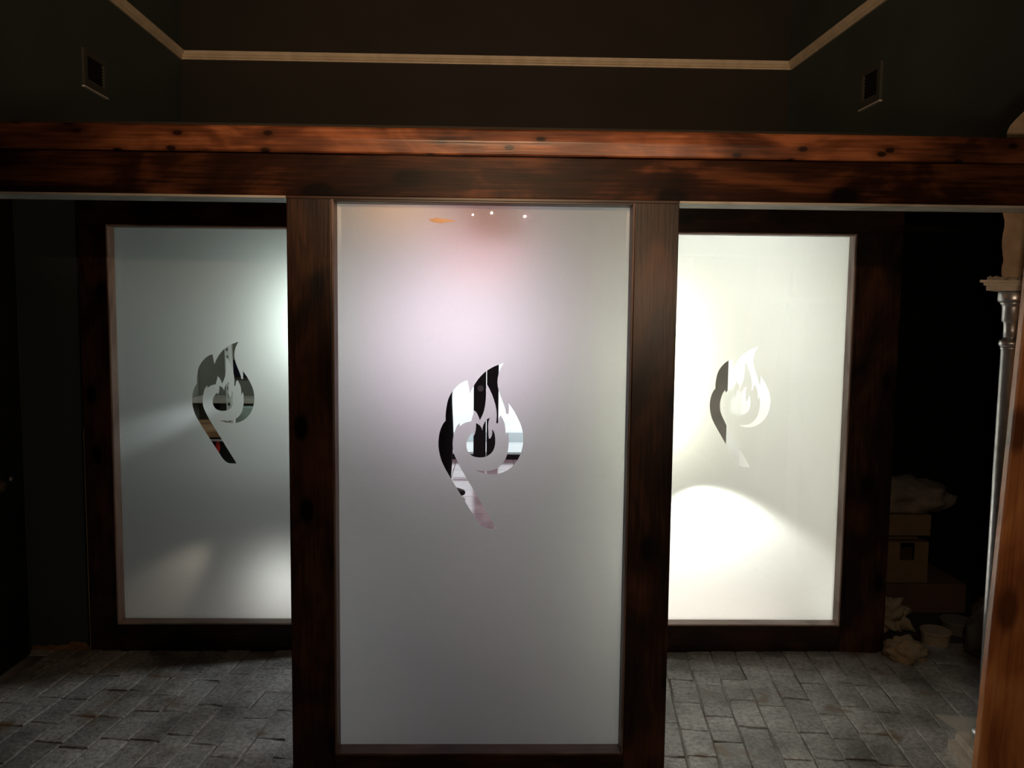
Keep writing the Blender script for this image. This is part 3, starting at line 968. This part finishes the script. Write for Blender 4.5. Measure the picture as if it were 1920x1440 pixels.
link('lock_disc', bm, plain('grey_steel', (0.22, 0.22, 0.22), rough=0.4, metal=0.6), door, smooth=False, loc=(-0.150, YD - 0.02, 0.755), rot=(math.pi / 2, 0, 0))
sbox('ground_outside', plain('pale_pavement', (0.88, 0.89, 0.89), (0.80, 0.82, 0.83), rough=0.9, scale=0.7), -30, 30, 8.9, 60, -0.16, -0.06)
sbox('kerb_outside', plain('pale_blue_kerb', (0.88, 0.95, 0.96), (0.84, 0.92, 0.94), rough=0.8, scale=3), -8, 8, 10.0, 10.2, -0.06, 0.06)
boxpart('reflection_strip', None, plain('white_strip', (0.85, 0.84, 0.82), rough=0.5), -0.385, -0.235, 7.30, 7.42, 0.0005, 0.004)  # glossy reflection on the tiles, drawn as a white strip
tag(bpy.data.objects['reflection_strip'], 'white strip drawn for the bright reflection on the pink tiles beyond the middle screen', 'strip')

# red lit sign box hung close behind the middle screen
t = thing('lit_sign', 'small red lit sign box hanging behind the top of the middle screen', 'sign', (-0.055, 3.02, 1.73))
boxpart('housing', t, BLACK, -0.115, 0.005, 3.008, 3.04, 1.725, 1.805, 0.003)
boxpart('lit_face', t, glow('red_sign_face', (1.0, 0.07, 0.06), 5.0), -0.110, 0.000, 3.001, 3.009, 1.730, 1.800)
for x in (-0.10, -0.01):
    boxpart('hanger', t, BLACK, x - 0.002, x + 0.002, 3.02, 3.024, 1.805, 2.02)
boxpart('crossbar', t, BLACK, -0.12, 0.01, 2.61, 3.03, 2.02, 2.03)

# ------------------------------------------------------------------ person seen through the middle logo
PX, PY = -0.440, 6.74
person = thing('person', 'person in dark trousers and dark shoes standing sideways beyond the middle screen', 'person', (PX, PY, 0))


def skin(name, verts, edges, radii, parent, mat, root=0, sub=2):
    me = bpy.data.meshes.new(name + '_skeleton')
    me.from_pydata(verts, edges, [])
    o = bpy.data.objects.new(name + '_tmp', me)
    COL.objects.link(o)
    md = o.modifiers.new('skin', 'SKIN')
    md.use_smooth_shade = True
    for i, r in enumerate(radii):
        me.skin_vertices[0].data[i].radius = r
    me.skin_vertices[0].data[root].use_root = True
    s = o.modifiers.new('sub', 'SUBSURF')
    s.levels = sub
    s.render_levels = sub
    dg = bpy.context.evaluated_depsgraph_get()
    res = bpy.data.meshes.new_from_object(o.evaluated_get(dg))
    res.name = name
    bpy.data.objects.remove(o)
    res.materials.clear()
    return link_mesh(name, res, mat, parent, smooth=True)


# facing +X, weight on both legs
V = [(0, 0, 0.96), (0.01, 0, 1.10), (0.015, 0, 1.27), (0.0, 0, 1.41), (0.005, 0, 1.49), (0.03, 0, 1.56), (0.045, 0, 1.645), (0.03, 0, 1.72),
     (0.0, -0.10, 0.90), (0.035, -0.105, 0.50), (0.02, -0.11, 0.10), (0.04, -0.11, 0.055),
     (0.0, 0.10, 0.90), (-0.03, 0.105, 0.50), (-0.09, 0.11, 0.10), (-0.07, 0.11, 0.055),
     (0.0, -0.19, 1.38), (-0.07, -0.235, 1.11), (-0.05, -0.235, 0.87),
     (0.0, 0.19, 1.38), (-0.09, 0.235, 1.11), (-0.07, 0.235, 0.87)]
Ed = [(0, 1), (1, 2), (2, 3), (3, 4), (4, 5), (5, 6), (6, 7), (0, 8), (8, 9), (9, 10), (10, 11), (0, 12), (12, 13), (13, 14), (14, 15), (3, 16), (16, 17), (17, 18), (3, 19), (19, 20), (20, 21)]
Rd = [(.115, .15), (.10, .14), (.115, .165), (.09, .13), (.05, .05), (.065, .06), (.09, .075), (.07, .06),
      (.088, .088), (.072, .072), (.062, .062), (.045, .045), (.088, .088), (.072, .072), (.062, .062), (.045, .045),
      (.06, .06), (.047, .047), (.034, .034), (.06, .06), (.047, .047), (.034, .034)]
CLOTH = plain('black_clothing', (0.012, 0.012, 0.014), (0.007, 0.007, 0.009), rough=0.9, scale=25, bump=0.3)
SKIN = plain('skin', (0.45, 0.27, 0.20), rough=0.55)
body = skin('body', V, Ed, Rd, person, CLOTH)
body.data.materials.append(SKIN)
for p in body.data.polygons:
    c = p.center
    if c.z > 1.485 or (c.z < 0.885 and abs(c.y) > 0.19):
        p.material_index = 1
for s, bxx in ((-1, -0.05), (1, -0.07)):
    hv = [(bxx, s * 0.235, 0.88), (bxx + 0.012, s * 0.237, 0.835), (bxx + 0.018, s * 0.238, 0.79)]
    he = [(0, 1), (1, 2)]
    hr = [(.022, .016), (.034, .016), (.032, .014)]
    for k, (dx, ln) in enumerate(((-0.026, 0.055), (-0.009, 0.066), (0.009, 0.062), (0.026, 0.048))):
        i0 = len(hv)
        hv += [(bxx + 0.018 + dx, s * 0.237, 0.785), (bxx + 0.024 + dx, s * 0.234, 0.785 - ln * .55), (bxx + 0.034 + dx, s * 0.228, 0.785 - ln)]
        he += [(2, i0), (i0, i0 + 1), (i0 + 1, i0 + 2)]
        hr += [(.0085, .0085), (.008, .008), (.007, .007)]
    i0 = len(hv)
    hv += [(bxx + 0.044, s * 0.225, 0.83), (bxx + 0.062, s * 0.218, 0.80), (bxx + 0.066, s * 0.215, 0.775)]
    he += [(1, i0), (i0, i0 + 1), (i0 + 1, i0 + 2)]
    hr += [(.010, .010), (.009, .009), (.008, .008)]
    skin('hand', hv, he, hr, person, SKIN, sub=1)
    off = 0.0 if s < 0 else -0.11
    sv = [(-0.045 + off + .03, s * 0.11, 0.045), (0.03 + off + .03, s * 0.11, 0.05), (0.12 + off + .03, s * 0.112, 0.036), (0.175 + off + .03, s * 0.115, 0.030)]
    skin('shoe', sv, [(0, 1), (1, 2), (2, 3)], [(.042, .042), (.046, .046), (.046, .034), (.036, .024)], person, plain('dark_shoe', (0.02, 0.017, 0.015), rough=0.5), sub=2)
hvx = [(-0.02, 0, 1.60), (-0.005, 0, 1.68), (0.025, 0, 1.735), (0.07, 0, 1.745)]
skin('hair', hvx, [(0, 1), (1, 2), (2, 3)], [(.06, .066), (.078, .078), (.06, .07), (.03, .05)], person, plain('dark_hair', (0.02, 0.013, 0.009), rough=0.7), sub=2)
for s in (-1, 1):
    bm = bmesh.new()
    bmesh.ops.create_uvsphere(bm, u_segments=10, v_segments=8, radius=0.012)
    link('eye', bm, plain('eye_white', (0.7, 0.7, 0.7), (0.05, 0.04, 0.03), rough=0.2), person, smooth=True, loc=(0.118, s * 0.032, 1.655))
bm = bmesh.new()
bmesh.ops.create_cone(bm, segments=8, radius1=0.017, radius2=0.006, depth=0.05, cap_ends=True, matrix=Matrix.Translation((0.135, 0, 1.63)) @ Matrix.Rotation(0.35, 4, 'Y'))
link('nose', bm, SKIN, person, smooth=True)
bm = bmesh.new()
bx(bm, 0.118, 0.128, -0.024, 0.024, 1.583, 1.591, 0.003)
link('mouth', bm, plain('lips', (0.32, 0.12, 0.10), rough=0.5), person)

# ------------------------------------------------------------------ room behind the left screen
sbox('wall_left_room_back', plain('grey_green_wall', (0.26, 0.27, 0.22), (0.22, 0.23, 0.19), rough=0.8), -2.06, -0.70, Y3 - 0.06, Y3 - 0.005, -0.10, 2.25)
boxpart('white_post', None, plain('pale_post_paint', (0.62, 0.63, 0.57), rough=0.6), -2.050, -1.958, 5.20, 5.32, 0.0, 2.245, 0.004)
struct(bpy.data.objects['white_post']).name = 'trim_5'
t = thing('bar_counter', 'black bar counter with pale top behind the left screen', 'counter', (-1.55, 4.85, 0))
boxpart('front_panel', t, BLACK, -2.05, -0.80, 4.60, 4.64, 0.0, 0.775)
boxpart('counter_top', t, wood('counter_wood', 'x', (0.20, 0.10, 0.05), (0.36, 0.20, 0.10), (0.50, 0.30, 0.17), knots=False), -2.05, -0.80, 4.57, 5.10, 0.795, 0.83, 0.003)
boxpart('white_strip', t, plain('white_edge', (0.80, 0.80, 0.78), rough=0.4), -2.05, -0.80, 4.593, 4.60, 0.770, 0.782)
boxpart('body', t, BLACK, -2.05, -0.80, 4.64, 5.08, 0.0, 0.795)
t = thing('back_shelf', 'pale shelf board along the wall behind the bar counter', 'shelf', (-1.6, 5.25, 0.90))
boxpart('shelf_board', t, plain('pale_shelf', (0.66, 0.64, 0.57), rough=0.6), -1.95, -0.75, 5.14, 5.335, 0.930, 0.962, 0.002)
for x in (-1.86, -0.85):
    boxpart('bracket', t, BLACK, x, x + 0.03, 5.16, 5.335, 0.87, 0.93)
bm = bmesh.new()
bmesh.ops.create_uvsphere(bm, u_segments=20, v_segments=12, radius=1.0, matrix=Matrix.Diagonal((0.014, 0.006, 0.035, 1)))
tag(link('red_badge', bm, plain('red_enamel', (0.65, 0.04, 0.03), (0.55, 0.03, 0.02), rough=0.35), loc=(-1.592, 4.5945, 0.735)), 'small oval red badge on the black counter front', 'badge')
bm = bmesh.new()
lathe(bm, [(0.022, 0), (0.032, 0.03), (0.034, 0.05), (0.030, 0.05), (0.020, 0.006)], 20)
tag(link('cup', bm, plain('white_china', (0.8, 0.8, 0.78), rough=0.3), smooth=True, loc=(-1.40, 4.64, 0.831)), 'white cup standing on the bar counter edge', 'cup')
boxpart('carton', None, plain('pale_teal_card', (0.45, 0.60, 0.56), rough=0.6), -1.60, -1.46, 4.90, 5.0, 0.831, 0.93, 0.003)
tag(bpy.data.objects['carton'], 'pale teal carton on the bar counter', 'carton')
# leaning slotted metal rail
t = thing('slotted_rail', 'pale slotted metal rail leaning upright on the bar counter', 'rail', (-1.50, 4.72, 0.831))
RAIL = plain('pale_metal', (0.60, 0.63, 0.57), (0.5, 0.53, 0.48), rough=0.35, metal=0.4)
a0, a1 = Vector((-1.55, 4.70, 0.8405)), Vector((-1.70, 5.10, 1.60))
dv = (a1 - a0).normalized()
sd = Vector((1, 0, 0.2))
sd = (sd - dv * sd.dot(dv)).normalized()
fr_ = sd.cross(dv).normalized()
Ln = (a1 - a0).length
MM = Matrix.Identity(4)
for r_ in range(3):
    MM[r_][0], MM[r_][1], MM[r_][2] = sd[r_], fr_[r_], dv[r_]
MM = Matrix.Translation(a0 - t.location) @ MM
bm = bmesh.new()
step = 0.052
nseg = int(Ln / step)
bx(bm, -0.019, -0.011, 0, 0.003, 0, Ln)
bx(bm, 0.002, 0.010, 0, 0.003, 0, Ln)
for i in range(nseg + 1):
    bx(bm, -0.011, 0.002, 0, 0.003, i * step, min(Ln, i * step + 0.030))
o = link('slotted_face', bm, RAIL, t)
o.matrix_basis = MM
bm = bmesh.new()
bx(bm, 0.010, 0.022, -0.020, 0.003, 0, Ln)
o = link('side_flange', bm, plain('bright_metal', (0.85, 0.86, 0.82), rough=0.3), t)
o.matrix_basis = MM
t = thing('wall_picture', 'dark blue-black framed panel on the grey-green wall behind the left screen', 'picture', (-1.70, 5.33, 1.08))
boxpart('frame', t, BLACK, -1.765, -1.62, 5.315, 5.338, 1.085, 1.20, 0.003)
boxpart('panel', t, plain('navy_panel', (0.01, 0.012, 0.03), rough=0.4), -1.755, -1.63, 5.311, 5.316, 1.095, 1.19)

# ------------------------------------------------------------------ room behind the right screen
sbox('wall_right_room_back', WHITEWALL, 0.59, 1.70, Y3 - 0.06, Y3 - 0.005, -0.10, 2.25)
sbox('wall_right_room_side', WHITEWALL, 1.66, 1.699, Y2 + 0.10, Y3 - 0.06, -0.10, 2.25)
sbox('wall_right_room_inner', WHITEWALL, 0.591, 0.605, Y2 + 0.10, Y3 - 0.06, -0.10, 2.25)
sbox('ceiling_right_room', WALLD, 0.605, 1.66, Y2 + 0.10, Y3 - 0.06, 2.235, 2.249)
boxpart('grey_panel', None, plain('grey_board', (0.24, 0.225, 0.205), (0.18, 0.17, 0.155), rough=0.7), 1.03, 1.235, 4.20, 4.23, 0.0, 1.75, 0.003)
tag(bpy.data.objects['grey_panel'], 'grey board standing upright behind the left part of the right screen logo', 'board')
